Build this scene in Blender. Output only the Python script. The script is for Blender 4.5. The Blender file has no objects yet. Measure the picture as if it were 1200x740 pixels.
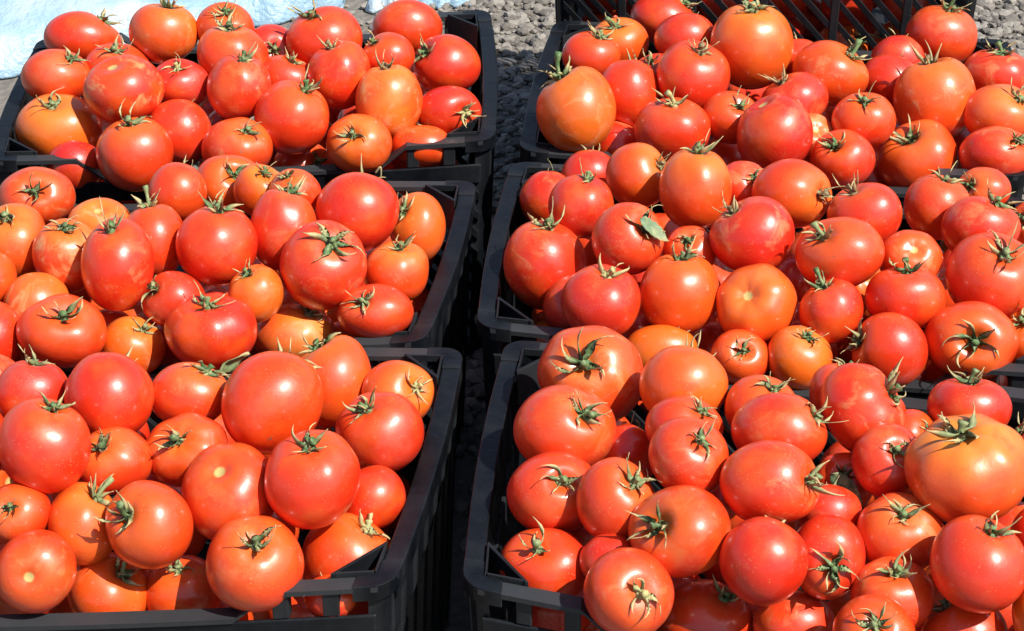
import bpy, bmesh, math, random
import numpy as np
from mathutils import Vector, Matrix

random.seed(7)
rng = np.random.default_rng(11)
scene = bpy.context.scene
COL = scene.collection

# ------------------------------------------------------------------ camera
W, HPX, F = 1200.0, 740.0, 2500.0          # photo size and focal length in its pixels
PITCH = math.radians(31.3)
DIST = 1.834
H = 0.26                                    # crate rim height above the gravel
AX = np.array([1.0, 0, 0])
AU = np.array([0, math.sin(PITCH), math.cos(PITCH)])
AF = np.array([0, math.cos(PITCH), -math.sin(PITCH)])
CAM = np.array([0, 0, H]) - AF * DIST

cam_data = bpy.data.cameras.new('camera')
cam_data.sensor_width = 36.0
cam_data.lens = 36.0 * F / W
cam_data.clip_start = 0.05
cam_data.clip_end = 3000
cam = bpy.data.objects.new('camera', cam_data)
COL.objects.link(cam)
cam.location = CAM
cam.rotation_euler = (math.pi / 2 - PITCH, 0, 0)
scene.camera = cam

# ------------------------------------------------------------------ world, sun, exposure
SUN = Vector((0.51, -0.33, 0.79)).normalized()
world = bpy.data.worlds.new('World')
scene.world = world
world.use_nodes = True
wn = world.node_tree
wn.nodes.clear()
wo = wn.nodes.new('ShaderNodeOutputWorld')
wb = wn.nodes.new('ShaderNodeBackground')
sky = wn.nodes.new('ShaderNodeTexSky')
sky.sky_type = 'NISHITA'
sky.sun_disc = False
sky.sun_elevation = math.asin(SUN.z)
sky.sun_rotation = math.atan2(SUN.x, SUN.y)
wb.inputs['Strength'].default_value = 0.09
wn.links.new(sky.outputs[0], wb.inputs['Color'])
wn.links.new(wb.outputs[0], wo.inputs['Surface'])
sun_data = bpy.data.lights.new('sun', 'SUN')
sun_data.energy = 5.0
sun_data.angle = math.radians(0.53)
sun_data.color = (1.0, 0.95, 0.87)
sun = bpy.data.objects.new('sun', sun_data)
COL.objects.link(sun)
sun.rotation_euler = (-SUN).to_track_quat('-Z', 'Y').to_euler()
vs = scene.view_settings
vs.view_transform = 'Standard'
vs.look = 'None'
vs.exposure = 0.58
vs.gamma = 1.0
vs.use_curve_mapping = False
scene.cycles.max_bounces = 7
scene.cycles.diffuse_bounces = 3
scene.cycles.glossy_bounces = 3


# ------------------------------------------------------------------ helpers
def pix_dir(x, y):
    return AF + AX * ((x - W / 2) / F) + AU * ((HPX / 2 - y) / F)


def on_plane(x, y, z):
    d = pix_dir(x, y)
    return CAM + d * ((z - CAM[2]) / d[2])


def project(p):
    d = np.asarray(p) - CAM
    zc = d @ AF
    return W / 2 + F * (d @ AX) / zc, HPX / 2 - F * (d @ AU) / zc, zc


def link(o, parent=None):
    COL.objects.link(o)
    if parent is not None:
        o.parent = parent
    return o


def mesh_obj(name, verts, faces, mat, parent=None, smooth=True, attrs=None):
    me = bpy.data.meshes.new(name)
    me.from_pydata([tuple(v) for v in verts], [], faces)
    if smooth:
        me.polygons.foreach_set('use_smooth', [True] * len(me.polygons))
    if attrs:
        for k, vals in attrs.items():
            a = me.attributes.new(k, 'FLOAT', 'POINT')
            a.data.foreach_set('value', np.asarray(vals, dtype=np.float32))
    me.materials.append(mat)
    return link(bpy.data.objects.new(name, me), parent)


def empty(name, loc):
    o = bpy.data.objects.new(name, None)
    o.empty_display_size = 0.02
    o.location = loc
    COL.objects.link(o)
    return o


def tag(o, label, cat, group=None):
    o['label'] = label
    o['category'] = cat
    if group:
        o['group'] = group
    return o


# ------------------------------------------------------------------ materials
class NT:
    def __init__(self, name):
        self.m = bpy.data.materials.new(name)
        self.m.use_nodes = True
        self.t = self.m.node_tree
        self.t.nodes.clear()
        self.out = self.n('ShaderNodeOutputMaterial')
        self.b = self.n('ShaderNodeBsdfPrincipled')
        self.l(self.b.outputs[0], self.out.inputs['Surface'])

    def n(self, kind, **kw):
        nd = self.t.nodes.new(kind)
        for k, v in kw.items():
            setattr(nd, k, v)
        return nd

    def l(self, a, b):
        self.t.links.new(a, b)

    def val(self, sock, v):
        if hasattr(v, 'is_output') or hasattr(v, 'links'):
            self.l(v, sock)
        else:
            sock.default_value = v

    def noise(self, vec, scale, detail=3.0, rough=0.55, dist=0.0):
        nd = self.n('ShaderNodeTexNoise')
        nd.inputs['Scale'].default_value = scale
        nd.inputs['Detail'].default_value = detail
        nd.inputs['Roughness'].default_value = rough
        nd.inputs['Distortion'].default_value = dist
        self.l(vec, nd.inputs['Vector'])
        return nd.outputs['Fac']

    def ramp(self, fac, a, b, lo=0.0, hi=1.0):
        nd = self.n('ShaderNodeMapRange')
        nd.interpolation_type = 'SMOOTHSTEP'
        nd.inputs['From Min'].default_value = a
        nd.inputs['From Max'].default_value = b
        nd.inputs['To Min'].default_value = lo
        nd.inputs['To Max'].default_value = hi
        self.l(fac, nd.inputs['Value'])
        return nd.outputs['Result']

    def math(self, op, a, b=0.0):
        nd = self.n('ShaderNodeMath', operation=op)
        self.val(nd.inputs[0], a)
        self.val(nd.inputs[1], b)
        return nd.outputs[0]

    def mix(self, fac, a, b, blend='MIX'):
        nd = self.n('ShaderNodeMix', data_type='RGBA', blend_type=blend)
        self.val(nd.inputs['Factor'], fac)
        self.val(nd.inputs[6], a)
        self.val(nd.inputs[7], b)
        return nd.outputs[2]

    def bump(self, height, strength, dist):
        nd = self.n('ShaderNodeBump')
        nd.inputs['Strength'].default_value = strength
        nd.inputs['Distance'].default_value = dist
        self.l(height, nd.inputs['Height'])
        self.l(nd.outputs[0], self.b.inputs['Normal'])


def tomato_material():
    k = NT('tomato_skin')
    geo = k.n('ShaderNodeNewGeometry')
    oi = k.n('ShaderNodeObjectInfo')
    off = k.n('ShaderNodeVectorMath', operation='SCALE')
    k.l(oi.outputs['Random'], off.inputs['Scale'])
    off.inputs[0].default_value = (37.0, 21.0, 53.0)
    add = k.n('ShaderNodeVectorMath', operation='ADD')
    k.l(geo.outputs['Position'], add.inputs[0])
    k.l(off.outputs[0], add.inputs[1])
    pos = add.outputs[0]
    pol = k.n('ShaderNodeAttribute', attribute_name='polar')
    polar = pol.outputs['Fac']
    sh = k.n('ShaderNodeAttribute', attribute_name='shoulder', attribute_type='OBJECT').outputs['Fac']
    blotch = k.n('ShaderNodeAttribute', attribute_name='blotch', attribute_type='OBJECT').outputs['Fac']
    base = oi.outputs['Color']
    n1 = k.noise(pos, 26.0, 3.0)
    n2 = k.noise(pos, 70.0, 4.0)
    orange = (0.73, 0.14, 0.012, 1)
    # ripeness drifts over the fruit, paler and more orange around the stem
    n0 = k.noise(pos, 13.0, 2.0)
    c = k.mix(k.ramp(n0, 0.40, 0.66, 0.0, 0.72), base, (0.64, 0.026, 0.004, 1))
    c = k.mix(k.ramp(n1, 0.44, 0.75, 0.0, 0.42), c, orange)
    pn = k.math('ADD', polar, k.math('MULTIPLY', k.math('SUBTRACT', n1, 0.5), 0.35))
    shf = k.math('MULTIPLY', k.ramp(pn, 0.12, 0.42, 1.0, 0.0), sh)
    c = k.mix(shf, c, (0.74, 0.235, 0.028, 1))
    # darker red patches
    c = k.mix(k.ramp(n2, 0.5, 0.8, 0.0, 0.35), c, (0.50, 0.013, 0.004, 1))
    # dull corky / sun-scald blotches, only where the fruit carries them
    n3 = k.noise(pos, 38.0, 6.0, 0.65, 0.6)
    bf = k.math('MULTIPLY', k.ramp(n3, 0.52, 0.68), blotch)
    c = k.mix(bf, c, (0.62, 0.27, 0.10, 1))
    # fine pale freckles
    vor = k.n('ShaderNodeTexVoronoi')
    vor.inputs['Scale'].default_value = 420.0
    k.l(pos, vor.inputs['Vector'])
    fr = k.math('MULTIPLY', k.ramp(vor.outputs['Distance'], 0.10, 0.28, 1.0, 0.0), k.ramp(n2, 0.45, 0.62, 0.0, 0.35))
    c = k.mix(fr, c, (0.72, 0.30, 0.12, 1))
    # small brown nicks
    n5 = k.noise(pos, 55.0, 2.0, 0.5, 1.5)
    c = k.mix(k.ramp(n5, 0.755, 0.79, 0.0, 0.8), c, (0.25, 0.10, 0.05, 1))
    # dust film
    n4 = k.noise(pos, 17.0, 5.0, 0.7)
    c = k.mix(k.ramp(n4, 0.5, 0.8, 0.0, 0.11), c, (0.55, 0.38, 0.28, 1))
    # corky ring at the stem scar
    c = k.mix(k.ramp(polar, 0.026, 0.050, 1.0, 0.0), c, (0.50, 0.38, 0.13, 1))
    k.l(c, k.b.inputs['Base Color'])
    rough = k.ramp(k.math('ADD', n4, k.math('MULTIPLY', bf, 0.4)), 0.3, 0.85, 0.36, 0.52)
    k.l(rough, k.b.inputs['Roughness'])
    k.b.inputs['IOR'].default_value = 1.47
    k.b.inputs['Coat Weight'].default_value = 0.6
    k.b.inputs['Coat Roughness'].default_value = 0.19
    k.b.inputs['Subsurface Weight'].default_value = 0.0
    k.b.inputs['Subsurface Radius'].default_value = (0.012, 0.003, 0.0015)
    k.b.inputs['Subsurface Scale'].default_value = 0.5
    hgt = k.math('ADD', k.math('MULTIPLY', n2, 0.7), k.math('MULTIPLY', k.noise(pos, 260.0, 2.0), 0.12))
    hgt = k.math('ADD', hgt, k.math('MULTIPLY', bf, 0.35))
    k.bump(hgt, 0.32, 0.002)
    return k.m


def calyx_material():
    k = NT('calyx_green')
    geo = k.n('ShaderNodeNewGeometry')
    oi = k.n('ShaderNodeObjectInfo')
    pos = geo.outputs['Position']
    n1 = k.noise(pos, 170.0, 4.0, 0.6)
    n2 = k.noise(pos, 60.0, 2.0)
    tip = k.n('ShaderNodeAttribute', attribute_name='tip').outputs['Fac']
    c = k.mix(k.ramp(n1, 0.42, 0.78), oi.outputs['Color'], (0.28, 0.32, 0.15, 1))
    dry = k.ramp(k.math('ADD', tip, k.math('MULTIPLY', n2, 0.9)), 0.75, 1.2, 0.0, 0.9)
    c = k.mix(dry, c, (0.46, 0.36, 0.17, 1))
    k.l(c, k.b.inputs['Base Color'])
    k.b.inputs['Roughness'].default_value = 0.65
    k.bump(n1, 0.5, 0.001)
    return k.m


def plastic_material():
    k = NT('black_crate_plastic')
    geo = k.n('ShaderNodeNewGeometry')
    pos = geo.outputs['Position']
    n1 = k.noise(pos, 24.0, 6.0, 0.7)
    n2 = k.noise(pos, 190.0, 4.0, 0.65)
    c = k.mix(k.ramp(n1, 0.35, 0.75), (0.0025, 0.0034, 0.0048, 1), (0.007, 0.0088, 0.012, 1))
    c = k.mix(k.ramp(n2, 0.64, 0.82, 0.0, 0.40), c, (0.030, 0.031, 0.032, 1))
    bev = k.ramp(geo.outputs['Pointiness'], 0.53, 0.62, 0.0, 0.35)
    c = k.mix(bev, c, (0.08, 0.085, 0.09, 1))
    k.l(c, k.b.inputs['Base Color'])
    k.l(k.ramp(n1, 0.3, 0.8, 0.28, 0.55), k.b.inputs['Roughness'])
    k.b.inputs['Specular IOR Level'].default_value = 0.24
    k.bump(k.math('ADD', n2, n1), 0.35, 0.0012)
    return k.m


def gravel_ground_material():
    k = NT('gravel_bed')
    geo = k.n('ShaderNodeNewGeometry')
    pos = geo.outputs['Position']
    n1 = k.noise(pos, 3.0, 4.0)
    vor = k.n('ShaderNodeTexVoronoi')
    vor.inputs['Scale'].default_value = 75.0
    k.l(pos, vor.inputs['Vector'])
    c = k.mix(n1, (0.11, 0.098, 0.084, 1), (0.19, 0.172, 0.15, 1))
    bw = k.n('ShaderNodeRGBToBW')
    k.l(vor.outputs['Color'], bw.inputs[0])
    c = k.mix(k.ramp(bw.outputs[0], 0.2, 0.8, 0.0, 0.5), c, (0.16, 0.145, 0.125, 1))
    k.l(c, k.b.inputs['Base Color'])
    k.b.inputs['Roughness'].default_value = 0.95
    k.bump(vor.outputs['Distance'], 0.8, 0.006)
    return k.m


def stone_material():
    k = NT('gravel_stone')
    geo = k.n('ShaderNodeNewGeometry')
    pos = geo.outputs['Position']
    rnd = geo.outputs['Random Per Island']
    n1 = k.noise(pos, 120.0, 4.0)
    c = k.mix(k.ramp(rnd, 0.0, 1.0), (0.10, 0.09, 0.078, 1), (0.26, 0.238, 0.208, 1))
    c = k.mix(k.ramp(n1, 0.4, 0.75, 0.0, 0.6), c, (0.20, 0.17, 0.14, 1))
    k.l(c, k.b.inputs['Base Color'])
    k.b.inputs['Roughness'].default_value = 0.9
    k.bump(n1, 0.5, 0.002)
    return k.m


def sheet_material():
    k = NT('white_plastic_sheet')
    geo = k.n('ShaderNodeNewGeometry')
    n1 = k.noise(geo.outputs['Position'], 9.0, 5.0)
    n0 = k.noise(geo.outputs['Position'], 4.0, 3.0)
    c = k.mix(k.ramp(n0, 0.46, 0.68), (0.24, 0.38, 0.49, 1), (0.52, 0.58, 0.63, 1))  # white sheet; the blue is skylight shading painted in as noise patches
    c = k.mix(k.ramp(n1, 0.5, 0.8, 0.0, 0.4), c, (0.40, 0.53, 0.63, 1))
    k.l(c, k.b.inputs['Base Color'])
    k.b.inputs['Roughness'].default_value = 0.45
    k.bump(k.noise(geo.outputs['Position'], 22.0, 5.0, 0.6), 0.6, 0.02)
    return k.m


M_TOM = tomato_material()
M_CAL = calyx_material()
M_PLA = plastic_material()
M_GND = gravel_ground_material()
M_STO = stone_material()
M_SHE = sheet_material()

# ------------------------------------------------------------------ the setting: ground
g = mesh_obj('ground', [(-400, -400, 0), (400, -400, 0), (400, 400, 0), (-400, 400, 0)], [(0, 1, 2, 3)], M_GND, smooth=False)
g['kind'] = 'structure'

# ------------------------------------------------------------------ crates
CW, CD = 0.50, 0.31                         # nominal size; corners as they stand, slightly racked
# outer rim corners: front left, front right, back right, back left (read on the rim plane)
CR_PIX = {
    'LB': ((-17, 190), (580, 165), (574, 12), (46, 46)),
    'LM': ((-199, 412), (498, 402), (559, 213), (-53, 222)),
    'LF': ((-364, 706), (462, 688), (544, 409), (-156, 418)),
    'RB': ((608, 178), (1208, 208), (1182, 48), (650, 25)),
    'RM': ((558, 384), (1262, 440), (1207, 234), (600, 190)),
    'RF': ((541, 688), (1386, 822), (1296, 468), (593, 399)),
}
CRATE_XY = {k: [on_plane(x, y, H)[:2] for x, y in v] for k, v in CR_PIX.items()}
rl = on_plane(641, 12, H)[:2]
rr = on_plane(1151, 32, H)[:2]
dv = np.array([0.03, 0.31])
CRATE_XY['RR'] = [rl, rr, rr + dv, rl + dv]          # upper crate of the far stack
off_ = np.array([0.006, 0.012])
CRATE_XY['RS'] = [p + off_ for p in CRATE_XY['RR']]  # shallow crate that carries it
RIM_Z = H
CRATE_Z = {'RR': (0.177, 0.22), 'RS': (0.0, 0.175)}
CNAME = {'LB': 'back left', 'LM': 'middle left', 'LF': 'front left', 'RB': 'back right',
         'RM': 'middle right', 'RF': 'front right', 'RR': 'farthest right', 'RS': 'lowest far right'}


def bilin(q, s, t):
    a, b, c, d = q
    return a * (1 - s) * (1 - t) + b * s * (1 - t) + c * s * t + d * (1 - s) * t


def inv_bilin(q, p):
    s = t = 0.5
    for _ in range(12):
        e = bilin(q, s, t) - p
        ds = (q[1] - q[0]) * (1 - t) + (q[2] - q[3]) * t
        dt = (q[3] - q[0]) * (1 - s) + (q[2] - q[1]) * s
        J = np.array([ds, dt]).T
        st = np.linalg.solve(J, -e)
        s += st[0]
        t += st[1]
    return s, t


def make_crate(key):
    q = CRATE_XY[key]
    z_base, H = CRATE_Z.get(key, (0.0, RIM_Z))
    cen = bilin(q, 0.5, 0.5)
    root = empty('crate', (cen[0], cen[1], z_base))
    labels = {
        'LB': 'black plastic crate at the back left, open gravel along its right side',
        'LM': 'black plastic crate in the middle of the left column, between two other crates',
        'LF': 'black plastic crate at the front left with its dipped front rim in view',
        'RB': 'black plastic crate at the back right, in front of a shaded slatted crate',
        'RM': 'black plastic crate in the middle of the right column, between two other crates',
        'RF': 'black plastic crate at the front right with a chamfered near left corner',
        'RR': 'farthest black crate at top right, shaded slatted wall facing the viewer',
        'RS': 'shallow black crate on the gravel, carrying the farthest slatted crate',
    }
    tag(root, labels[key], 'crate', 'black plastic crates full of tomatoes')

    def mp(p):
        x, y, z = p
        k = 1.0 - 0.045 * max(0.0, (H - 0.018 - z)) / H      # walls taper inward to the base
        s = (x / CW - 0.5) * k + 0.5
        t = (y / CD - 0.5) * k + 0.5
        # walls bow outward a little under the load
        bow = 0.004 * math.sin(math.pi * min(max(s, 0), 1))
        bow2 = 0.003 * math.sin(math.pi * min(max(t, 0), 1))
        w = bilin(q, s + (bow2 / CW) * (2 * s - 1) * 2, t + (bow / CD) * (2 * t - 1) * 2)
        return (w[0] - cen[0], w[1] - cen[1], z)

    def solid(name, bm, bev=0.0012):
        bmesh.ops.recalc_face_normals(bm, faces=bm.faces)
        if bev:
            bmesh.ops.bevel(bm, geom=list(bm.edges), offset=bev, segments=2, affect='EDGES', profile=0.5)
        for v in bm.verts:
            v.co = Vector(mp(v.co))
        me = bpy.data.meshes.new(name)
        bm.to_mesh(me)
        bm.free()
        me.materials.append(M_PLA)
        return link(bpy.data.objects.new(name, me), root)

    def box(name, x0, x1, y0, y1, z0, z1, bev=0.0012, cuts=0):
        bm = bmesh.new()
        bmesh.ops.create_cube(bm, size=1.0)
        for v in bm.verts:
            v.co = ((x0 + x1) / 2 + v.co.x * (x1 - x0), (y0 + y1) / 2 + v.co.y * (y1 - y0), (z0 + z1) / 2 + v.co.z * (z1 - z0))
        if cuts:
            ax = 0 if (x1 - x0) > (y1 - y0) else 1
            es = [e for e in bm.edges if abs(abs(e.verts[0].co[ax] - e.verts[1].co[ax]) - ((x1 - x0) if ax == 0 else (y1 - y0))) < 1e-6]
            bmesh.ops.subdivide_edges(bm, edges=es, cuts=cuts, use_grid_fill=True)
        return solid(name, bm, bev)

    def prism(name, prof, plane, a0, a1, bev=0.0012):
        # prof: 2-D outline; plane 'xz' extruded along y, 'xy' along z
        bm = bmesh.new()
        def P(u, w, a):
            return (u, a, w) if plane == 'xz' else (u, w, a)
        f0 = [bm.verts.new(P(u, w, a0)) for u, w in prof]
        f1 = [bm.verts.new(P(u, w, a1)) for u, w in prof]
        n = len(prof)
        bm.faces.new(f0)
        bm.faces.new(list(reversed(f1)))
        for i in range(n):
            j = (i + 1) % n
            bm.faces.new((f0[i], f0[j], f1[j], f1[i]))
        return solid(name, bm, bev)

    RW = 0.0155                              # rim flange width
    DIP = H - 0.022
    LR, RAMP = 0.088, 0.026                  # raised corner length, ramp length
    # side rails: flat top flange with an outer skirt
    for sx in (0, 1):
        x0, x1 = (0.0, RW) if sx == 0 else (CW - RW, CW)
        box('side_rim', x0, x1, 0.012, CD - 0.012, H - 0.0035, H, cuts=6)
        xo = (0.0, 0.003) if sx == 0 else (CW - 0.003, CW)
        box('rim_skirt', xo[0] + 0.0004, xo[1] - 0.0004, 0.013, CD - 0.013, H - 0.021, H - 0.0038, cuts=6)
    # end walls (front and back): raised corners, ramps and a dipped lip
    for fy in (0, 1):
        def Y(a, b):
            return (a, b) if fy == 0 else (CD - b, CD - a)
        y0, y1 = Y(0.0, 0.013)
        T = 0.0042
        prof = [(0.012, H), (LR, H), (LR + RAMP, DIP), (CW - LR - RAMP, DIP), (CW - LR, H), (CW - 0.012, H),
                (CW - 0.012, H - T), (CW - LR - 0.002, H - T), (CW - LR - RAMP - 0.002, DIP - T),
                (LR + RAMP + 0.002, DIP - T), (LR + 0.002, H - T), (0.012, H - T)]
        # split in strips so it stays convex quads
        bm = bmesh.new()
        top = prof[:6]
        bot = list(reversed(prof[6:]))
        xs_t, xs_b = [], []
        for i in range(5):
            nseg = 8 if i == 2 else 2
            for kx in range(nseg):
                f = kx / nseg
                xs_t.append((top[i][0] + (top[i + 1][0] - top[i][0]) * f, top[i][1] + (top[i + 1][1] - top[i][1]) * f))
                xs_b.append((bot[i][0] + (bot[i + 1][0] - bot[i][0]) * f, bot[i][1] + (bot[i + 1][1] - bot[i][1]) * f))
        xs_t.append(top[5]); xs_b.append(bot[5])
        rows = []
        for (tx, tz), (bx_, bz) in zip(xs_t, xs_b):
            rows.append([bm.verts.new((tx, y0, tz)), bm.verts.new((tx, y1, tz)), bm.verts.new((bx_, y1, bz)), bm.verts.new((bx_, y0, bz))])
        for a, b in zip(rows[:-1], rows[1:]):
            for i in range(4):
                j = (i + 1) % 4
                bm.faces.new((a[i], a[j], b[j], b[i]))
        bm.faces.new(rows[0]); bm.faces.new(list(reversed(rows[-1])))
        solid('end_rim', bm, 0)
        # outer face band below the dipped lip, running through behind the raised corners
        ya, yb = Y(0.0015, 0.0045)
        box('lip_band', 0.014, CW - 0.014, ya, yb, DIP - 0.026, DIP - 0.0046, cuts=8)
        # little uprights in the windows under the raised corners
        for ux in (0.046, 0.082, CW - 0.046, CW - 0.082):
            yc, yd = Y(0.002, 0.010)
            box('upright', ux - 0.006, ux + 0.006, yc, yd, DIP - 0.004, H - 0.0046)
        # lower wall: ribs, slanted slats, bottom rail
        for kx in range(1, 6):
            ux = kx * CW / 6
            yc, yd = Y(0.0005, 0.007)
            box('rib', ux - 0.005, ux + 0.005, yc, yd, 0.02, DIP - 0.0265)
        for kx in range(6):
            xa, xb = kx * CW / 6 + 0.0055, (kx + 1) * CW / 6 - 0.0055
            if kx == 0: xa = 0.014
            if kx == 5: xb = CW - 0.014
            zb, zt = 0.028, DIP - 0.028
            w = (xb - xa) / 3
            run = (zt - zb) * 0.95
            for i in range(-9, 3):
                # slanted slat, clipped to its panel
                px0 = xa + i * w + w * 0.55
                px1 = px0 + run
                a0, a1 = max(px0, xa), min(px1, xb)
                if a1 - a0 < 0.004:
                    continue
                zz0 = zt - (zt - zb) * (a0 - px0) / (px1 - px0)
                zz1 = zt - (zt - zb) * (a1 - px0) / (px1 - px0)
                yc, yd = Y(0.0015, 0.0045)
                th = 0.010
                prism('slat', [(a0, zz0), (a1, zz1), (a1, zz1 - th), (a0, zz0 - th)], 'xz', yc, yd, 0.0006)
        yc, yd = Y(0.001, 0.0065)
        box('bottom_rail', 0.014, CW - 0.014, yc, yd, 0.004, 0.0195)
    # side walls: two horizontal rails and vertical ribs with open slots
    for sx in (0, 1):
        def X(a, b):
            return (a, b) if sx == 0 else (CW - b, CW - a)
        xa, xb = X(0.0035, 0.0075)
        box('side_panel', xa, xb, 0.014, CD - 0.014, H - 0.062, H - 0.004, cuts=4)
        box('side_panel', xa, xb, 0.014, CD - 0.014, 0.004, H - 0.090)
        for ky in range(1, 8):
            uy = ky * CD / 8
            xc, xd = X(0.002, 0.009)
            box('rib', xc, xd, uy - 0.0045, uy + 0.0045, 0.006, H - 0.0225)
    # corners: rounded rim corner, post, and the thin diagonal stacking web
    for cx in (0, 1):
        for cy in (0, 1):
            def C(x, y):
                return (x if cx == 0 else CW - x, y if cy == 0 else CD - y)
            outer = [(0.0, 0.0165)] + [(0.0165 - 0.0165 * math.cos(a), 0.0165 - 0.0165 * math.sin(a)) for a in np.linspace(0.25, 1.32, 5)] + [(0.0165, 0.0)]
            inner = [(0.030, 0.0), (0.030, 0.013), (0.0165, 0.0165), (0.0155, 0.030), (0.0, 0.030)]
            pts = [C(*p) for p in outer + inner]
            prism('rim_corner', pts, 'xy', H - 0.012, H + 0.0012, 0.0006)
            post = [(0.004, 0.020), (0.006, 0.010), (0.010, 0.006), (0.020, 0.004), (0.020, 0.009), (0.012, 0.012), (0.009, 0.020)]
            prism('corner_post', [C(*p) for p in post], 'xy', 0.0, H - 0.0125, 0.0006)
            web = [(0.0160, 0.046), (0.0172, 0.049), (0.049, 0.0142), (0.046, 0.0136)]
            prism('corner_web', [C(*p) for p in web], 'xy', H - 0.030, H + 0.0035, 0.0004)
            hook = [(0.0165, 0.0145), (0.0180, 0.0160), (0.0180, 0.0455), (0.0165, 0.0460)]
            prism('corner_web', [C(*p) for p in hook], 'xy', H - 0.0030, H + 0.0035, 0.0004)
            hook = [(0.0182, 0.0145), (0.0182, 0.0160), (0.0455, 0.0160), (0.0460, 0.0145)]
            prism('corner_web', [C(*p) for p in hook], 'xy', H - 0.0030, H + 0.0035, 0.0004)
    box('base', 0.015, CW - 0.015, 0.010, CD - 0.010, 0.005, 0.010)
    return root


for key in CRATE_XY:
    make_crate(key)

# ------------------------------------------------------------------ tomatoes
# x, y, rx, ry (photo pixels), stem position on the disc (sx, sy), colour, flags
# flags: n no calyx, l low in the pile, u lifted on top, d dried calyx, y yellow calyx, b blotchy,
#        L lobed, s long stalk, f leafy calyx, h stem turned away
T = {}
T['LB'] = [
 (97,46,43,31,.7,-.72,'M',''),(192,40,39,34,.15,-.97,'O',''),(264,35,33,31,0,-.72,'M',''),(273,66,40,36,-.1,-.95,'M',''),
 (280,102,36,38,.15,-.95,'R',''),(66,90,39,31,.45,-.72,'M',''),(138,82,38,30,-.05,-.8,'R','l'),(145,105,45,39,-.35,-.8,'R','nb'),
 (211,98,34,28,-.1,-.72,'D','y'),(69,154,48,42,-.15,-.82,'O',''),(88,196,32,30,.2,-1,'D','lh'),(158,181,43,42,-.12,-.95,'M',''),
 (210,156,37,38,.3,-1,'R','h'),(278,174,40,35,.25,-.68,'M',''),(318,60,28,30,.1,-.1,'D','l'),(380,46,43,37,-.42,-.8,'R',''),
 (397,88,36,39,-.3,-.93,'R','d'),(477,33,40,32,-.5,-1,'M','h'),(455,66,30,27,-.65,-.68,'M',''),(524,76,38,34,-.75,-.45,'D',''),
 (456,120,38,42,-.1,-.97,'Y','db'),(526,130,37,28,.6,.1,'D','y'),(495,172,36,24,.2,-1,'M','lh'),(342,138,42,42,.42,-.83,'M',''),
 (335,94,32,28,.3,-.9,'R','l'),(421,169,37,34,-.22,-.35,'O',''),(355,196,33,30,.6,-.2,'R','l'),
]
T['LM'] = [
 (43,231,43,34,-.08,-.25,'M',''),(14,284,40,44,-.3,-.75,'O',''),(78,300,38,42,0,-.85,'O','b'),(117,263,36,30,-.1,-.7,'Y','nb'),
 (138,310,41,53,-.2,-.87,'R','u'),(180,283,36,42,-.2,-.97,'M','s'),(208,226,33,34,.2,-1,'M','h'),(268,217,38,34,.25,-.4,'M','L'),
 (254,288,46,45,.05,-.97,'R',''),(204,351,36,32,-.72,-.42,'R','f'),(44,359,38,38,.3,-1,'Y','hb'),(72,388,50,42,0,-.58,'M',''),
 (-14,326,32,32,-.3,-1,'O','h'),(-16,396,42,44,0,-1,'R','h'),(155,408,37,36,.38,-.75,'O',''),(130,391,28,28,0,-1,'R','lh'),
 (247,388,52,44,-.1,-.85,'D','uL'),(300,344,31,33,-.4,-.8,'O',''),(332,270,38,46,.2,-.97,'R',''),(346,227,30,28,-.35,-.78,'M',''),
 (305,223,30,30,.2,-.8,'O',''),(419,249,47,45,.3,-1,'R','hu'),(489,267,32,40,-.62,-.5,'O',''),(379,311,49,51,.25,-.58,'R','uf'),
 (464,319,37,35,.08,-.88,'O',''),(440,366,43,32,-.36,-.5,'R',''),(345,393,47,36,.42,-.8,'Y','b'),
]
T['LF'] = [
 (38,462,42,38,.1,-.97,'D',''),(-10,448,34,32,0,-1,'M','h'),(128,465,50,50,.2,-1,'R','hu'),(52,523,52,54,.25,-.92,'R','u'),
 (222,463,45,37,.45,-.8,'M','f'),(133,540,44,38,-.35,-.5,'M',''),(217,527,48,42,-.35,-.4,'M','Ls'),(319,472,57,58,.6,-1,'M','hu'),
 (388,447,46,52,-.4,-.92,'O',''),(269,578,54,57,-.3,-.56,'R','n'),(366,562,54,56,-.08,-.75,'R','u'),(466,462,41,38,.6,-.2,'O','y'),
 (445,507,50,46,-.35,-.65,'R',''),(437,583,37,36,-.3,-1,'R','h'),(407,656,52,53,.5,-.8,'M','y'),(299,661,55,54,.07,-.5,'M','u'),
 (388,700,30,26,0,-1,'R','lh'),(20,603,38,36,-.3,-.2,'M',''),(98,614,40,47,.46,-.75,'O','s'),(175,615,49,50,-.6,-.25,'M','s'),
 (41,670,46,47,-.15,.2,'M','n'),(127,695,46,46,.4,-.6,'O','s'),(214,694,44,42,-.15,-.75,'M',''),
]
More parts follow.
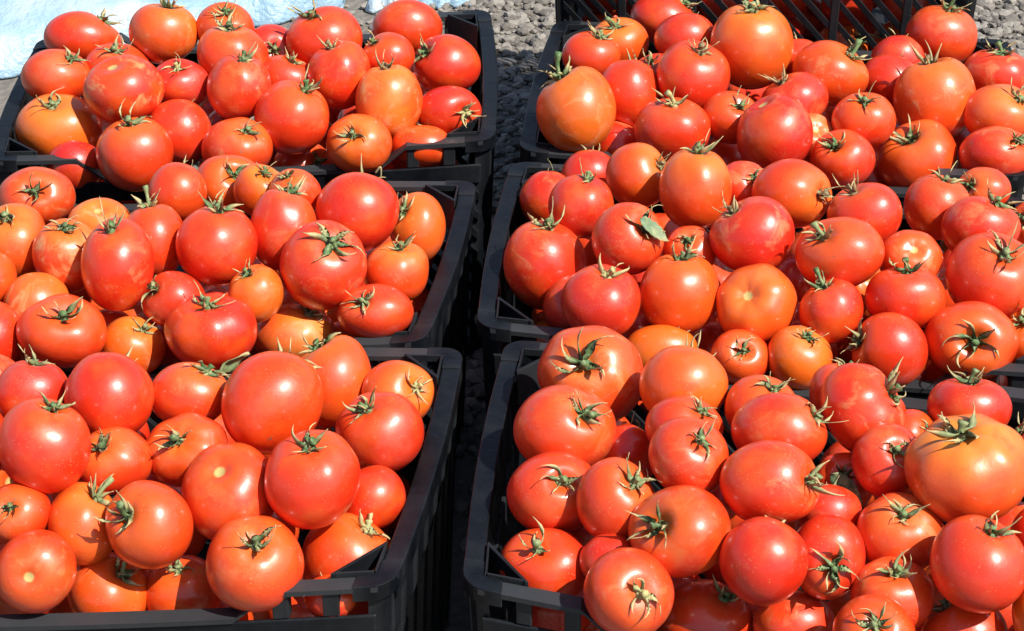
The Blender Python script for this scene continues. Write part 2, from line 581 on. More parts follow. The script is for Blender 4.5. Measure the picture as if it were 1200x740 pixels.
T['RB'] = [
 (675,129,45,49,-.5,-.86,'O','su'),(693,66,33,28,.3,-.88,'M',''),(725,52,34,30,-.15,-.8,'O','s'),(736,111,36,39,.4,-1,'M','h'),
 (777,22,37,29,.8,-.6,'R',''),(803,44,35,28,.2,-1,'R','h'),(812,91,42,42,.28,-.8,'R','d'),(770,93,30,29,-.25,-.8,'D','l'),
 (788,153,43,37,0,-.9,'R','ys'),(881,55,47,48,.05,-.92,'Y',''),(857,138,34,30,.32,-.6,'M',''),(908,157,43,46,-.4,-.87,'D','nu'),
 (931,118,38,32,-.5,-.82,'R','d'),(973,86,43,37,.7,-.62,'M','s'),(1042,95,32,30,.3,-1,'R','lh'),(1103,43,40,35,.25,-.93,'M','s'),
 (1095,118,46,48,-.15,-.97,'O','db'),(1168,90,40,31,.15,-.95,'R','s'),(1172,134,42,34,.58,-.65,'O',''),(1168,182,42,33,.65,-.55,'R',''),
 (1012,142,36,32,.05,-.75,'M',''),(987,187,37,34,-.25,-.58,'R',''),(1075,186,45,44,-.3,-.75,'M','L'),(948,166,32,32,.3,-.5,'O','lnb'),
 (935,73,28,26,0,-1,'M','lh'),(1052,71,30,28,0,-1,'D','lh'),(722,173,30,30,0,-1,'R','lh'),
]
T['RM'] = [
 (642,234,32,32,.2,-1,'R','lh'),(681,242,37,36,.2,-.93,'D',''),(639,311,47,51,.13,-.95,'R',''),(747,206,36,37,.82,-.35,'O','d'),
 (815,222,41,46,.1,-.97,'O',''),(736,280,41,41,.55,-.4,'R','f'),(808,296,30,30,-.05,-.5,'R','l'),(796,345,45,46,.03,-.97,'O',''),
 (704,354,45,43,.2,-.88,'D','yL'),(678,362,40,39,.32,.22,'D','dl'),(881,276,48,44,-.62,-.72,'D','d'),(928,227,45,39,.85,0,'O','d'),
 (872,221,30,31,.5,-.4,'R','s'),(1013,254,42,38,-.4,-.85,'R','d'),(984,297,50,41,-.45,-.6,'M','us'),(1098,243,37,37,.35,-.92,'M',''),
 (1153,223,30,26,-.55,-.3,'M','l'),(1149,268,44,37,.5,-.83,'R',''),(1218,268,36,34,-.5,-.4,'M',''),(1163,324,52,50,.35,-.6,'R','u'),
 (1067,305,36,34,.15,-.42,'M','n'),(1061,350,45,36,.05,-.95,'R','s'),(886,357,46,46,-.25,-.32,'O','n'),(974,365,36,37,-.35,-.88,'R','s'),
 (868,419,34,32,.1,-.35,'M',''),(937,420,37,37,.35,-.75,'O',''),(1043,411,42,43,-.9,-.3,'R',''),(1138,400,52,45,.1,.03,'M','fL'),
 (1215,400,40,42,-.4,-.65,'O',''),(690,207,32,30,.2,-1,'R','lh'),(775,412,42,30,.5,-1,'O','h'),
]
T['RF'] = [
 (692,441,60,57,-.13,-.28,'M','f'),(801,452,50,45,.5,-1,'O','hu'),(662,503,58,50,.48,-.42,'M','u'),(802,501,44,36,.55,-.58,'R',''),
 (807,536,45,46,.4,-.52,'R','u'),(650,578,54,47,.2,-.38,'R',''),(722,587,45,49,.52,-.48,'M',''),(735,533,34,34,.2,-1,'R','lh'),
 (796,623,58,52,-.6,-.17,'M','uL'),(638,665,52,44,-.2,-.52,'R','s'),(737,695,51,51,.36,.03,'M','y'),(825,728,56,47,.48,-.65,'R',''),
 (715,657,35,30,.2,-1,'R','lh'),(893,479,42,38,.4,-.7,'M',''),(913,505,54,43,.88,-.42,'R','u'),(985,462,35,35,.25,-.93,'M',''),
 (1012,481,48,53,.82,-.5,'R','uL'),(902,566,56,48,.9,-.07,'R','u'),(895,658,50,50,.3,-1,'R','hu'),(970,653,42,48,.15,.3,'D','f'),
 (972,603,36,34,.2,-1,'R','lh'),(988,566,34,34,.1,-.3,'R','lf'),(1040,541,40,43,.28,-.42,'R',''),(1070,511,32,30,.7,-.2,'M','l'),
 (1136,482,47,37,0,-.95,'D','s'),(1133,550,70,63,-.17,-.78,'Y','uLf'),(1222,528,40,40,-.7,-.6,'R',''),(1055,625,49,46,.1,-.55,'M',''),
 (1147,661,54,55,.32,-.85,'R','u'),(1046,697,47,43,.12,-.7,'M',''),(930,732,46,39,.2,-1,'M','h'),(1024,743,46,44,.05,-.32,'M',''),
 (1130,745,48,44,-.55,-.82,'M',''),(1232,634,46,46,-.3,-1,'R','h'),(1235,722,46,46,-.3,-1,'O','h'),
]
COLS = {'R': (0.65, 0.025, 0.005), 'M': (0.68, 0.043, 0.005), 'O': (0.71, 0.098, 0.008), 'Y': (0.71, 0.138, 0.016), 'D': (0.58, 0.020, 0.008)}

rows = []
for ck, lst in T.items():
    for e in lst:
        rows.append((ck, e[0], e[1], e[2] * 1.045, e[3] * 1.045) + e[4:])
N = len(rows)
RPX = np.array([(r[3] + r[4]) / 2 for r in rows])
DIRS = np.array([pix_dir(r[1], r[2]) for r in rows])          # unit depth along AF
Z = np.zeros(N)


def centre(i, depth):
    return CAM + DIRS[i] * depth


lim = []
for i, r in enumerate(rows):
    q = CRATE_XY[r[0]]
    lift = (0.012 if 'u' in r[8] else 0) - (0.022 if 'l' in r[8] else 0)
    z = H + 0.03
    for _ in range(6):
        d = (z - CAM[2]) / DIRS[i][2]
        s, t = inv_bilin(q, centre(i, d)[:2])
        s_, t_ = min(max(s, 0), 1), min(max(t, 0), 1)
        z = H + 0.004 + 0.048 * (1 - abs(2 * s_ - 1) ** 3) * (1 - abs(2 * t_ - 1) ** 2.5) + lift
    d = (z - CAM[2]) / DIRS[i][2]
    s, t = inv_bilin(q, centre(i, d)[:2])
    tmin = 0.155
    if r[0] in ('LB', 'LM', 'RB', 'RM') and 0.24 < s < 0.76 and 'l' not in r[8]:
        tmin = 0.05
        if t < 0.155:
            z = max(z, H + 0.014)
    for _ in range(60):
        d = (z - CAM[2]) / DIRS[i][2]
        s, t = inv_bilin(q, centre(i, d)[:2])
        if t > 0.90:
            z += 0.002
        elif t < tmin:
            z -= 0.002
        else:
            break
    Z[i] = (z - CAM[2]) / DIRS[i][2]
Z0 = Z.copy()
KEY = np.array([r[2] + r[4] * 0.35 + (22 if 'u' in r[8] else 0) - (30 if 'l' in r[8] else 0) for r in rows])
SGN = np.where(KEY[:, None] > KEY[None, :], -1.0, 1.0)
for it in range(220):
    C = CAM + DIRS * Z[:, None]
    R = RPX * Z / F
    D2 = np.sqrt(((C[:, None, :] - C[None, :, :]) ** 2).sum(-1))
    ov = 0.93 * (R[:, None] + R[None, :]) - D2
    np.fill_diagonal(ov, 0)
    dz = np.clip((np.maximum(ov, 0) * 0.35 * SGN).sum(1), -0.006, 0.006)
    Z += dz + (Z0 - Z) * 0.02
CEN = CAM + DIRS * Z[:, None]
RAD = RPX * Z / F


def rot_to(axis):
    return np.array(Vector((0, 0, 1)).rotation_difference(Vector(axis)).to_matrix())


class Shape:
    """A unit tomato: shoulders with a dimple at +z, soft lobes, slight unevenness."""
    def __init__(self, rnd, lobed):
        self.n = rnd.choice([4, 5, 6, 7])
        self.ph = rnd.uniform(0, 6.28)
        self.lobe = rnd.uniform(0.03, 0.055) if lobed else rnd.uniform(0.006, 0.028)
        self.dim = rnd.uniform(0.14, 0.24) * (1.25 if lobed else 1)
        self.dw = rnd.uniform(0.26, 0.36)
        self.hz = rnd.uniform(0.90, 1.0) if not lobed else rnd.uniform(0.80, 0.88)
        self.pt = rnd.uniform(-0.05, 0.05)
        self.w = [(rnd.uniform(-1, 1), rnd.uniform(-1, 1), rnd.uniform(-1, 1), rnd.uniform(0, 6.28), rnd.uniform(0.010, 0.024)) for _ in range(5)]

    def at(self, th, az):
        st, ct = np.sin(th), np.cos(th)
        rib = np.cos(self.n * az + self.ph) + 0.4 * np.cos((self.n - 2) * az + 2 * self.ph)
        R = 1 + self.lobe * rib * np.exp(-((th - 0.7) / 0.75) ** 2) + 0.03 * np.exp(-((th - 0.9) / 0.5) ** 2)
        x, y = st * np.cos(az) * R, st * np.sin(az) * R
        z = self.hz * ct - self.dim * np.exp(-(th / self.dw) ** 2) + 0.02 * np.exp(-((th - 0.75) / 0.35) ** 2)
        z = z - self.pt * (th / math.pi) ** 4 - 0.5 * self.lobe * rib * np.exp(-((th - 0.35) / 0.25) ** 2) * 0.6 * -1
        k = 1.0
        for a, b, c, p, m in self.w:
            k = k + m * np.sin(2.6 * (a * x + b * y + c * z) + p)
        return np.stack([x * k, y * k, z * k], -1)


NA, NR = 52, 30


def body_grid(sh):
    ths = np.concatenate([np.linspace(0.0, 0.5, 9)[1:], np.linspace(0.5, math.pi, NR - 7)[1:-1]])
    az = np.linspace(0, 2 * math.pi, NA, endpoint=False)
    TH, AZ = np.meshgrid(ths, az, indexing='ij')
    v = sh.at(TH, AZ).reshape(-1, 3)
    top = sh.at(np.array(0.0), np.array(0.0)).reshape(1, 3)
    bot = sh.at(np.array(math.pi), np.array(0.0)).reshape(1, 3)
    V = np.vstack([v, top, bot])
    pol = np.concatenate([TH.reshape(-1) / math.pi, [0.0], [1.0]])
    nr = len(ths)
    faces = []
    for i in range(nr - 1):
        for j in range(NA):
            k = (j + 1) % NA
            faces.append((i * NA + j, (i + 1) * NA + j, (i + 1) * NA + k, i * NA + k))
    ti, bi = nr * NA, nr * NA + 1
    for j in range(NA):
        k = (j + 1) % NA
        faces.append((ti, j, k))
        faces.append((bi, (nr - 1) * NA + k, (nr - 1) * NA + j))
    return V, faces, pol


def tube(path, rads, n=7):
    path = np.asarray(path)
    V, Fc = [], []
    for i, p in enumerate(path):
        d = path[min(i + 1, len(path) - 1)] - path[max(i - 1, 0)]
        d = d / (np.linalg.norm(d) + 1e-9)
        a = np.cross(d, [0.31, 0.9, 0.2]); a /= np.linalg.norm(a)
        b = np.cross(d, a)
        for k in range(n):
            t = 2 * math.pi * k / n
            V.append(p + rads[i] * (a * math.cos(t) + b * math.sin(t)))
    m = len(path)
    for i in range(m - 1):
        for k in range(n):
            l = (k + 1) % n
            Fc.append((i * n + k, i * n + l, (i + 1) * n + l, (i + 1) * n + k))
    Fc.append(tuple(range(n - 1, -1, -1)))
    Fc.append(tuple((m - 1) * n + k for k in range(n)))
    return np.array(V), Fc


def calyx_geom(sh, rnd, flags):
    V, Fc, tip = [], [], []
    ns = rnd.choice([5, 6, 6, 7, 8])
    leafy = 'f' in flags
    dried = 'd' in flags
    base = rnd.uniform(0, 6.28)
    # small green hub filling the dimple
    for k in range(ns):
        a0 = base + 2 * math.pi * k / ns + rnd.uniform(-0.3, 0.3)
        L = rnd.uniform(0.30, 0.64) * (1.3 if leafy else 1) * (0.7 if dried else 1)
        up = rnd.random() < 0.58
        curl = rnd.uniform(0.25, 0.6) if up else rnd.uniform(0.03, 0.2)
        twist = rnd.uniform(-0.9, 0.9)
        w0 = rnd.uniform(0.046, 0.082) * (1.25 if leafy else 1) * (0.75 if dried else 1)
        n = 9
        b0 = len(V)
        prev = None
        hook = rnd.uniform(-0.5, 0.9)
        pts = []
        for i in range(n):
            t = i / (n - 1)
            th = 0.02 + L * (t if not up else t - 0.28 * t * t)
            az = a0 + twist * t * t
            p = sh.at(np.array(th), np.array(az))
            nrm = p / np.linalg.norm(p)
            lift = 0.022 + curl * t ** 1.7 - hook * 0.22 * max(0, t - 0.6) ** 1.3 * (1 if up else .2)
            lift += 0.10 * math.exp(-(t / 0.22) ** 2)
            pts.append(p * 1.0 + nrm * lift * 0.6 + np.array([0, 0, 1]) * lift * 0.4)
        for i in range(n):
            t = i / (n - 1)
            d = pts[min(i + 1, n - 1)] - pts[max(i - 1, 0)]
            d /= np.linalg.norm(d) + 1e-9
            nrm = pts[i] / np.linalg.norm(pts[i])
            side = np.cross(nrm, d); side /= np.linalg.norm(side) + 1e-9
            nn = np.cross(d, side)
            roll = 1.3 * math.sin(3.5 * t + 1.7 * k)
            side, nn = side * math.cos(roll) + nn * math.sin(roll), nn * math.cos(roll) - side * math.sin(roll)
            w = w0 * (0.75 + 0.6 * math.sin(math.pi * min(1, t * 1.15)) ) * (1 - t) ** 0.55 + 0.004
            V += [pts[i] - side * w, pts[i] + nn * (-0.25 * w + 0.010), pts[i] + side * w, pts[i] + nn * (-0.25 * w - 0.010)]
            tip += [t] * 4
        for i in range(n - 1):
            for m in range(4):
                q = (m + 1) % 4
                Fc.append((b0 + i * 4 + m, b0 + i * 4 + q, b0 + (i + 1) * 4 + q, b0 + (i + 1) * 4 + m))
        Fc.append((b0 + 3, b0 + 2, b0 + 1, b0))
        e = b0 + (n - 1) * 4
        Fc.append((e, e + 1, e + 2, e + 3))
    # hub disc
    z0 = sh.at(np.array(0.0), np.array(0.0))[2]
    hv, hf = tube([(0, 0, z0 - 0.05), (0, 0, z0 + 0.03), (0, 0, z0 + 0.07), (0, 0, z0 + 0.09)], [0.11, 0.13, 0.10, 0.05], 9)
    o = len(V)
    V += list(hv)
    tip += [0.0] * len(hv)
    Fc += [tuple(o + x for x in f) for f in hf]
    # stalk
    Ls = rnd.uniform(0.34, 0.6) if 's' in flags else rnd.uniform(0.12, 0.26)
    bx, by = rnd.uniform(-0.5, 0.5), rnd.uniform(-0.5, 0.5)
    path, rad = [], []
    for i in range(7):
        t = i / 6
        path.append((bx * Ls * t * t, by * Ls * t * t, z0 + 0.05 + Ls * t))
        rad.append(0.070 - 0.014 * math.sin(math.pi * t) + (0.024 if i >= 5 else 0))
    sv, sf = tube(path, rad, 7)
    return np.array(V), Fc, tip, sv, sf


# --- words for the labels
COLW = {'R': ['bright red', 'scarlet'], 'M': ['orange-red'], 'O': ['light orange'], 'Y': ['yellowish orange'], 'D': ['deep crimson']}
ORD = ['first', 'second', 'third', 'fourth', 'fifth', 'sixth', 'seventh', 'eighth', 'ninth', 'tenth', 'eleventh', 'twelfth']
POSW = {}
for ck in T:
    idx = [i for i in range(N) if rows[i][0] == ck]
    q = CRATE_XY[ck]
    ys = {i: rows[i][2] for i in idx}
    idx.sort(key=lambda i: ys[i])
    nrow = 5
    per = math.ceil(len(idx) / nrow)
    for rk in range(nrow):
        sub = sorted(idx[rk * per:(rk + 1) * per], key=lambda i: rows[i][1])
        rname = ['rearmost row', 'second row from back', 'middle row', 'second row from front', 'frontmost row'][rk]
        for n_, i in enumerate(sub):
            POSW[i] = '%s from left, %s, %s crate' % (ORD[n_], rname, CNAME[ck])

GREENS = [(0.050, 0.105, 0.030), (0.070, 0.130, 0.040), (0.11, 0.165, 0.06), (0.045, 0.085, 0.026), (0.14, 0.175, 0.07)]


def build_tomato(i):
    ck, x, y, rx, ry, sx, sy, colk, fl = rows[i]
    rnd = random.Random(1000 + i * 7)
    c = CEN[i]
    d = DIRS[i] / np.linalg.norm(DIRS[i])
    ez = -d
    ex = np.cross(AU, ez); ex /= np.linalg.norm(ex)
    ey = np.cross(ez, ex)
    s2 = sx * sx + sy * sy
    if 'h' in fl:
        a = np.array([sx, -sy, -0.75])
    elif s2 > 0.98:
        a = np.array([sx, -sy, 0.05])
    else:
        a = np.array([sx, -sy, math.sqrt(1 - s2)])
    a = a / np.linalg.norm(a)
    sh = Shape(rnd, 'L' in fl)
    V, Fc, pol = body_grid(sh)
    Rm = rot_to(a) @ np.array(Matrix.Rotation(rnd.uniform(0, 6.28), 3, 'Z'))
    P = V @ Rm.T
    mn, mx = P.min(0), P.max(0)
    mid = (mn + mx) / 2
    ext = (mx - mn) / 2
    zc = Z[i]
    sc = np.array([rx, ry, min(rx, ry) * 0.5 + max(rx, ry) * 0.5]) * zc / F
    B = np.stack([ex, ey, ez])

    def xf(p):
        return ((p @ Rm.T - mid) / ext * sc) @ B

    wv = xf(V)
    base = np.array([c[0], c[1], c[2] + wv[:, 2].min()])
    root = empty('tomato', tuple(base))
    off = c - base
    bo = mesh_obj('flesh', wv + off, Fc, M_TOM, root, attrs={'polar': pol})
    col = np.array(COLS[colk]) * np.array([rnd.uniform(0.93, 1.06), rnd.uniform(0.8, 1.25), rnd.uniform(0.8, 1.2)])
    bo.color = (*col, 1)
    bo['shoulder'] = {'R': 0.15, 'M': 0.3, 'O': 0.45, 'Y': 0.7, 'D': 0.05}[colk] * rnd.uniform(0.5, 1.2)
    bo['blotch'] = 0.85 if 'b' in fl else (rnd.uniform(0.05, 0.5) if rnd.random() < 0.5 else 0.0)
    if 'n' not in fl:
        cv, cf, tip, sv, sf = calyx_geom(sh, rnd, fl)
        co = mesh_obj('calyx', xf(cv) + off, cf, M_CAL, root, attrs={'tip': tip})
        g_ = np.array(rnd.choice(GREENS))
        if 'd' in fl:
            g_ = np.array((0.16, 0.11, 0.05))
        if 'y' in fl:
            g_ = np.array((0.33, 0.30, 0.12))
        co.color = (*g_, 1)
        so = mesh_obj('stalk', xf(sv) + off, sf, M_CAL, co, attrs={'tip': [0.1] * len(sv)})
        so.color = (*(g_ * 1.25), 1)
    rr_ = RPX[i] * Z[i] / F
    size = 'large ' if rr_ > 0.0385 else ('small ' if rr_ < 0.024 else '')
    shp = 'ribbed' if 'L' in fl else ('oval' if max(rx, ry) / min(rx, ry) > 1.17 else 'round')
    if 'b' in fl:
        shp = 'blotchy ' + shp
    lab = '%s%s %s tomato, %s' % (size, COLW[colk][i % len(COLW[colk])], shp, POSW[i])
    tag(root, lab, 'tomato', 'tomatoes heaped in the %s crate' % CNAME[ck])
    return root


for i in range(N):
    build_tomato(i)

# --- tomatoes deeper in each crate, glimpsed through the gaps; alike, so they share mesh data
variants = []
for k in range(6):
    rnd = random.Random(50 + k)
    sh = Shape(rnd, k == 0)
    V, Fc, pol = body_grid(sh)
    mn, mx = V.min(0), V.max(0)
    V = (V - (mn + mx) / 2) / ((mx - mn) / 2) * np.array([1, 1, 0.93])
    me = bpy.data.meshes.new('flesh')
    me.from_pydata([tuple(v) for v in V], [], Fc)
    me.polygons.foreach_set('use_smooth', [True] * len(me.polygons))
    at = me.attributes.new('polar', 'FLOAT', 'POINT')
    at.data.foreach_set('value', pol.astype(np.float32))
    me.materials.append(M_TOM)
    cv, cf, tip, sv, sf = calyx_geom(sh, rnd, '')
    def nz(p):
        return (p - (mn + mx) / 2) / ((mx - mn) / 2) * np.array([1, 1, 0.93])
    mc = bpy.data.meshes.new('calyx')
    mc.from_pydata([tuple(v) for v in nz(cv)], [], cf)
    at = mc.attributes.new('tip', 'FLOAT', 'POINT')
    at.data.foreach_set('value', np.array(tip, dtype=np.float32))
    mc.materials.append(M_CAL)
    ms = bpy.data.meshes.new('stalk')
    ms.from_pydata([tuple(v) for v in nz(sv)], [], sf)
    ms.materials.append(M_CAL)
    variants.append((me, mc, ms))

placedC = list(CEN)
placedR = list(RAD)
nfill = 0


def fill(ck, p, r, label, rnd, with_calyx):
    global nfill
    me, mc, ms = variants[nfill % 6]
    nfill += 1
    root = empty('tomato', (p[0], p[1], p[2] - r * 0.93))
    o = link(bpy.data.objects.new('flesh', me), root)
    o.location = (0, 0, r * 0.93)
    o.scale = (r, r, r)
    o.rotation_euler = (rnd.uniform(-1.2, 1.2), rnd.uniform(-1.2, 1.2), rnd.uniform(0, 6.28))
    o.color = (*(np.array(COLS[rnd.choice('RRMMOD')])), 1)
    o['shoulder'] = 0.2
    o['blotch'] = 0.0
    if with_calyx:
        cx = link(bpy.data.objects.new('calyx', mc), root)
        cx.location, cx.scale, cx.rotation_euler = o.location, o.scale, o.rotation_euler
        cx.color = (*rnd.choice(GREENS), 1)
        st = link(bpy.data.objects.new('stalk', ms), cx)
        st.color = (0.1, 0.17, 0.05, 1)
    tag(root, label, 'tomato', 'tomatoes deeper in the %s crate' % CNAME[ck])
    placedC.append(np.array(p))
    placedR.append(r)


def seen(p, r, Cs, Rs):
    """share of the fruit that the view over the heap still shows"""
    vis = n = 0
    back = (CAM - p) / np.linalg.norm(CAM - p)
    for sx in np.linspace(-0.85, 0.85, 6):
        for sy in np.linspace(-0.85, 0.85, 6):
            if sx * sx + sy * sy > 0.8:
                continue
            w = AX * sx + np.cross(back, AX) * sy + back * math.sqrt(1 - sx * sx - sy * sy)
            pt = p + w * r
            px, py, _ = project(pt)
            n += 1
            if not (0 < px < W and 0 < py < HPX):
                continue
            d = pt - CAM
            L = np.linalg.norm(d)
            d = d / L
            rel = Cs - CAM
            tt = rel @ d
            dist = np.sqrt(np.maximum((rel ** 2).sum(1) - tt ** 2, 0))
            if not ((dist < 0.97 * Rs) & (tt < L)).any():
                vis += 1
    return vis / n


cand = []
for ck in CRATE_XY:
    if ck == 'RS':
        continue
    q = CRATE_XY[ck]
    rnd = random.Random(sum(map(ord, ck)))
    layers = [(0.375, 'far'), (0.325, 'far'), (0.275, 'far'), (0.23, 'far')] if ck == 'RR' else [(H + 0.015, 'side'), (H - 0.045, 'low'), (H - 0.102, 'low'), (H - 0.10, 'wall')]
    for z, kind in layers:
        for a in range(6):
            for b in range(4):
                s = 0.075 + 0.85 * (a + 0.5 + 0.25 * (b % 2) - 0.12) / 6
                t = 0.12 + 0.76 * (b + 0.5) / 4
                if kind == 'wall' and not (ck in ('LM', 'LF') and a == 5):
                    continue
                if kind == 'far' and b > 1:
                    continue
                xy = bilin(q, s, t)
                r = rnd.uniform(0.029, 0.034)
                p = np.array([xy[0] + rnd.uniform(-.005, .005), xy[1] + rnd.uniform(-.005, .005), z + rnd.uniform(-.006, .006)])
                if kind == 'side':
                    px, py, _ = project(p)
                    if -30 < px < 1230 and py < 775:
                        continue
                    p[2] += 0.03 * (1 - abs(2 * s - 1) ** 3)
                ok = False
                for tr in range(14):
                    dd = np.sqrt(((np.array(placedC) - p) ** 2).sum(1)) - 0.9 * (np.array(placedR) + r)
                    if dd.min() > 0:
                        ok = True
                        break
                    p[2] -= 0.004
                    if kind == 'side' and tr > 5:
                        break
                if not ok or p[2] < 0.045:
                    continue
                if kind == 'low' and (z < H - 0.08 or not (ck in ('LM', 'LF') and a == 5) and not (ck == 'LF' and b == 0 and a > 2)):
                    if seen(p, r, np.array(placedC), np.array(placedR)) < 0.03:
                        continue
                cand.append((ck, kind, p, r))
                placedC.append(p)
                placedR.append(r)
placedC, placedR = list(CEN), list(RAD)
for kind, words in (('side', 'red tomato at the outer end of the %s crate, %s along that end'),
                    ('low', 'shaded buried tomato, %s from left of those glimpsed deep in the %s crate'),
                    ('wall', 'dark tomato low behind the right wall of the %s crate, %s from left'),
                    ('far', 'tomato behind the shaded slats of the %s crate, %s counted from left')):
    for ck in CRATE_XY:
        sub = sorted([c for c in cand if c[0] == ck and c[1] == kind], key=lambda c: project(c[2])[0])
        for n_, (ck_, kd, p, r) in enumerate(sub):
            num = ['first', 'second', 'third', 'fourth', 'fifth', 'sixth', 'seventh', 'eighth', 'ninth', 'tenth', 'eleventh', 'twelfth',
                   'thirteenth', 'fourteenth', 'fifteenth', 'sixteenth', 'seventeenth', 'eighteenth', 'nineteenth', 'twentieth'] + ['%dth' % k for k in range(21, 60)]
            lab = words % ((num[n_], CNAME[ck]) if kind == 'low' else (CNAME[ck], num[n_]))
            fill(ck, p, r, lab, random.Random(int(1e5 * abs(p[0])) + n_), kind in ('side', 'far'))
from collections import Counter
print(Counter((c[0], c[1]) for c in cand))
print('tomatoes', N, 'fill', nfill)

# ------------------------------------------------------------------ gravel stones (uncountable)
def rock_templates():
    out = []
    for k in range(6):
        bm = bmesh.new()
        bmesh.ops.create_icosphere(bm, subdivisions=1 if k < 3 else 2, radius=1.0)
        rk = random.Random(k)
        for v in bm.verts:
            v.co *= rk.uniform(0.72, 1.1)
            v.co.z *= 0.7
        bm.verts.index_update()
        out.append((np.array([tuple(v.co) for v in bm.verts]), [tuple(x.index for x in f.verts) for f in bm.faces]))
        bm.free()
    return out


tmpl = rock_templates()
SV, SF = [], []
off = 0
quads = [CRATE_XY[k] for k in CRATE_XY]


def inside_any(p):
    for q in quads:
        m = sum(q) / 4
        ins = True
        for i in range(4):
            a_, b_ = q[i] + (m - q[i]) * 0.1, q[(i + 1) % 4] + (m - q[(i + 1) % 4]) * 0.1
            if (b_[0] - a_[0]) * (p[1] - a_[1]) - (b_[1] - a_[1]) * (p[0] - a_[0]) < 0:
                ins = False
                break
        if ins:
            return True
    return False


PR = on_plane(1180, 30, 0)[:2]
cnt = 0
while cnt < 11000:
    if cnt % 3:
        p = np.array([rng.uniform(-0.65, 0.95), rng.uniform(-0.05, 1.5)])
    else:
        p = np.array([rng.uniform(-0.12, 0.14), rng.uniform(0.15, 1.3)])
    if cnt % 7 == 0:
        p = PR + np.array([rng.uniform(-0.08, 0.16), rng.uniform(-0.15, 0.25)])
    cnt += 1
    if inside_any(p):
        continue
    v, f = tmpl[rng.integers(0, 6)]
    r = 0.0035 + 0.0085 * rng.random() ** 2
    A = np.array(Matrix.Rotation(rng.uniform(0, 6.28), 3, 'Z') @ Matrix.Rotation(rng.uniform(-.5, .5), 3, 'X'))
    w = (v * np.array([1, rng.uniform(0.6, 1), rng.uniform(0.6, 1)]) * r) @ A.T + np.array([p[0], p[1], r * 0.3])
    SV.append(w)
    SF += [tuple(off + i for i in x) for x in f]
    off += len(w)
st = mesh_obj('gravel', np.vstack(SV), SF, M_STO, smooth=False)
st['kind'] = 'stuff'
tag(st, 'loose pale grey gravel on the ground between and behind the crates', 'gravel')

# ------------------------------------------------------------------ white plastic sheets lying behind the crates
def sheet(name, corners, height, seed, label, nx=46, ny=26):
    """A folded, puffed sheet: closed mesh, rounded edges, wrinkles."""
    rs = random.Random(seed)
    waves = [(rs.uniform(-1, 1) * 26, rs.uniform(-1, 1) * 26, rs.uniform(0, 6.28), rs.uniform(0.002, 0.006)) for _ in range(9)]
    q = [np.array(c) for c in corners]
    cen = sum(q) / 4
    V, Fc = [], []
    for layer in (0, 1):
        for b in range(ny):
            for a in range(nx):
                s, t = a / (nx - 1), b / (ny - 1)
                p = bilin(q, s, t)
                e = min(s, 1 - s) * np.linalg.norm(q[1] - q[0])
                e2 = min(t, 1 - t) * np.linalg.norm(q[3] - q[0])
                m = min(e, e2)
                k = math.sqrt(max(0, 1 - (1 - min(1, m / 0.05)) ** 2))
                z = height * (0.12 + 0.88 * k) + sum(h * math.sin(fx * p[0] + fy * p[1] + ph) for fx, fy, ph, h in waves) * (0.3 + k)
                wig = 0.006 * math.sin(40 * s + seed) if b in (0, ny - 1) else 0
                V.append((p[0] - cen[0], p[1] - cen[1] + wig, max(z, 0.006) if layer else 0.002))
    n = nx * ny
    for b in range(ny - 1):
        for a in range(nx - 1):
            i = b * nx + a
            Fc.append((i, i + nx, i + nx + 1, i + 1))
            Fc.append((n + i, n + i + 1, n + i + nx + 1, n + i + nx))
    ring = [a for a in range(nx)] + [b * nx + nx - 1 for b in range(1, ny)] + [(ny - 1) * nx + a for a in range(nx - 2, -1, -1)] + [b * nx for b in range(ny - 2, 0, -1)]
    for i, a in enumerate(ring):
        b = ring[(i + 1) % len(ring)]
        Fc.append((a, b, n + b, n + a))
    o = mesh_obj(name, V, Fc, M_SHE)
    o.location = (cen[0], cen[1], 0)
    tag(o, label, 'sheet', 'white plastic sheets on the gravel')
    return o


f0 = on_plane(-90, 112, 0)[:2]
f1 = on_plane(402, 14, 0)[:2]
bk = np.array([0.05, 0.75])
sheet('plastic_sheet', (f0, f1, f1 + bk, f0 + bk), 0.06, 3, 'large wrinkled white plastic sheet on the gravel behind the back left crate')
f0 = on_plane(428, 17, 0)[:2]
f1 = on_plane(552, 9, 0)[:2]
bk = np.array([0.03, 0.5])
sheet('plastic_sheet', (f0, f1, f1 + bk, f0 + bk), 0.035, 8, 'narrower bluish white plastic sheet beside the larger one, by the gravel strip', 26, 20)

# ------------------------------------------------------------------ dry stalks caught on the rims
def dry_stalk(pts, r, label):
    P = np.array([np.array([*on_plane(x, y, z)[:2], z]) for x, y, z in pts])
    fine = []
    for i in range(len(P) - 1):
        for k in range(5):
            t = k / 5
            a, b, c, d = P[max(i - 1, 0)], P[i], P[i + 1], P[min(i + 2, len(P) - 1)]
            fine.append(0.5 * (2 * b + (c - a) * t + (2 * a - 5 * b + 4 * c - d) * t * t + (3 * b - a - 3 * c + d) * t ** 3))
    fine.append(P[-1])
    fine = np.array(fine)
    base = fine[0].copy()
    n = len(fine)
    v, f = tube(fine - base, [r * (1.2 - 0.7 * i / n) for i in range(n)], 6)
    o = mesh_obj('dry_stalk', v, f, M_CAL, attrs={'tip': [0.8] * len(v)})
    o.color = (0.40, 0.34, 0.20, 1)
    o.location = base
    tag(o, label, 'stalk', 'dry tomato stalks caught on crates')


dry_stalk([(440, 203, H - 0.004), (446, 196, H + 0.003), (446, 210, H - 0.010), (443, 216, H - 0.02)], 0.0009,
          'short dry stalk hanging below the lip of the back left crate')

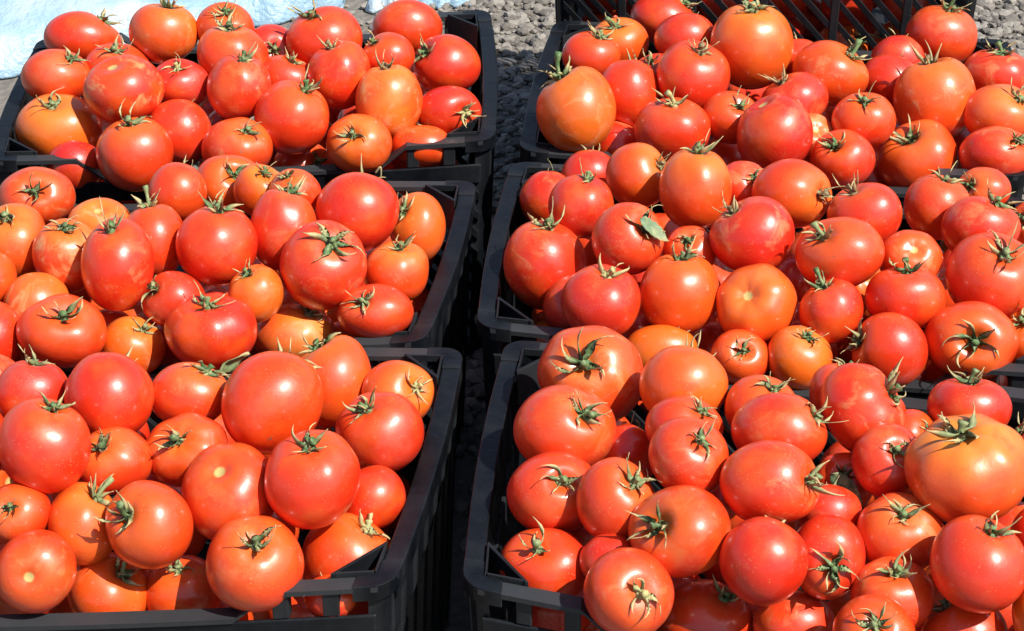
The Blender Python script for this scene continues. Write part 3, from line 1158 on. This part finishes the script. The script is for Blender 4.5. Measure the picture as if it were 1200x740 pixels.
# ------------------------------------------------------------------ loose leaves lying on the fruit
def loose_leaf(x, y, ang, length_px, width, label, colour):
    d = pix_dir(x, y)
    d = d / np.linalg.norm(d)
    rel = CEN - CAM
    tt = rel @ d
    h2 = RAD ** 2 - ((rel ** 2).sum(1) - tt ** 2)
    hit = np.where(h2 > 0, tt - np.sqrt(np.maximum(h2, 0)), 9e9)
    t0 = hit.min()
    j = int(hit.argmin())
    if t0 > 1e8:
        j = int(np.argmin(((rel - tt[:, None] * d) ** 2).sum(1)))
        t0 = tt[j] - 0.8 * RAD[j]
    p = CAM + d * (t0 - 0.003)
    nrm = p - CEN[j]
    nrm = nrm / np.linalg.norm(nrm)
    u = AX * math.cos(ang) + AU * math.sin(ang)
    u = u - nrm * (u @ nrm)
    u /= np.linalg.norm(u)
    v = np.cross(nrm, u)
    L = length_px * t0 / F
    V, Fc, tip = [], [], []
    n = 12
    rl_ = random.Random(int(x))
    for layer in (0.0, -0.0006):
        for i in range(n):
            t = i / (n - 1)
            w = width * (math.sin(math.pi * t ** 0.75) ** 0.8 + 0.04) * (1 + 0.16 * (i % 2))
            for s_ in (-1, -0.5, 0, 0.5, 1):
                q_ = u * (L * (t - 0.5)) + v * (w * s_) + nrm * (0.35 * w * abs(s_) + 0.35 * L * (t - 0.45) ** 2 + 0.0012 * math.sin(9 * t + 2 * s_) + layer)
                V.append(q_)
                tip.append(t * 0.5)
    m = n * 5
    for i in range(n - 1):
        for k in range(4):
            a = i * 5 + k
            Fc.append((a, a + 1, a + 6, a + 5))
            Fc.append((m + a, m + a + 5, m + a + 6, m + a + 1))
    ring = [k for k in range(5)] + [i * 5 + 4 for i in range(1, n)] + [(n - 1) * 5 + k for k in range(3, -1, -1)] + [i * 5 for i in range(n - 2, 0, -1)]
    for i, a in enumerate(ring):
        b = ring[(i + 1) % len(ring)]
        Fc.append((b, a, m + a, m + b))
    o = mesh_obj('leaf', V, Fc, M_CAL, attrs={'tip': tip})
    o.location = p
    o.color = (*colour, 1)
    tag(o, label, 'leaf', 'loose green leaves on the tomatoes')


loose_leaf(272, 424, 0.55, 44, 0.0068, 'pale green leaf scrap between the middle left and front left heaps', (0.16, 0.23, 0.10))
loose_leaf(992, 572, -0.75, 50, 0.0062, 'dark green leaf scrap lying deep among the front right tomatoes', (0.05, 0.10, 0.045))
loose_leaf(765, 270, -0.45, 46, 0.0060, 'grey green leaf scrap on a red tomato in the middle right crate', (0.13, 0.20, 0.11))
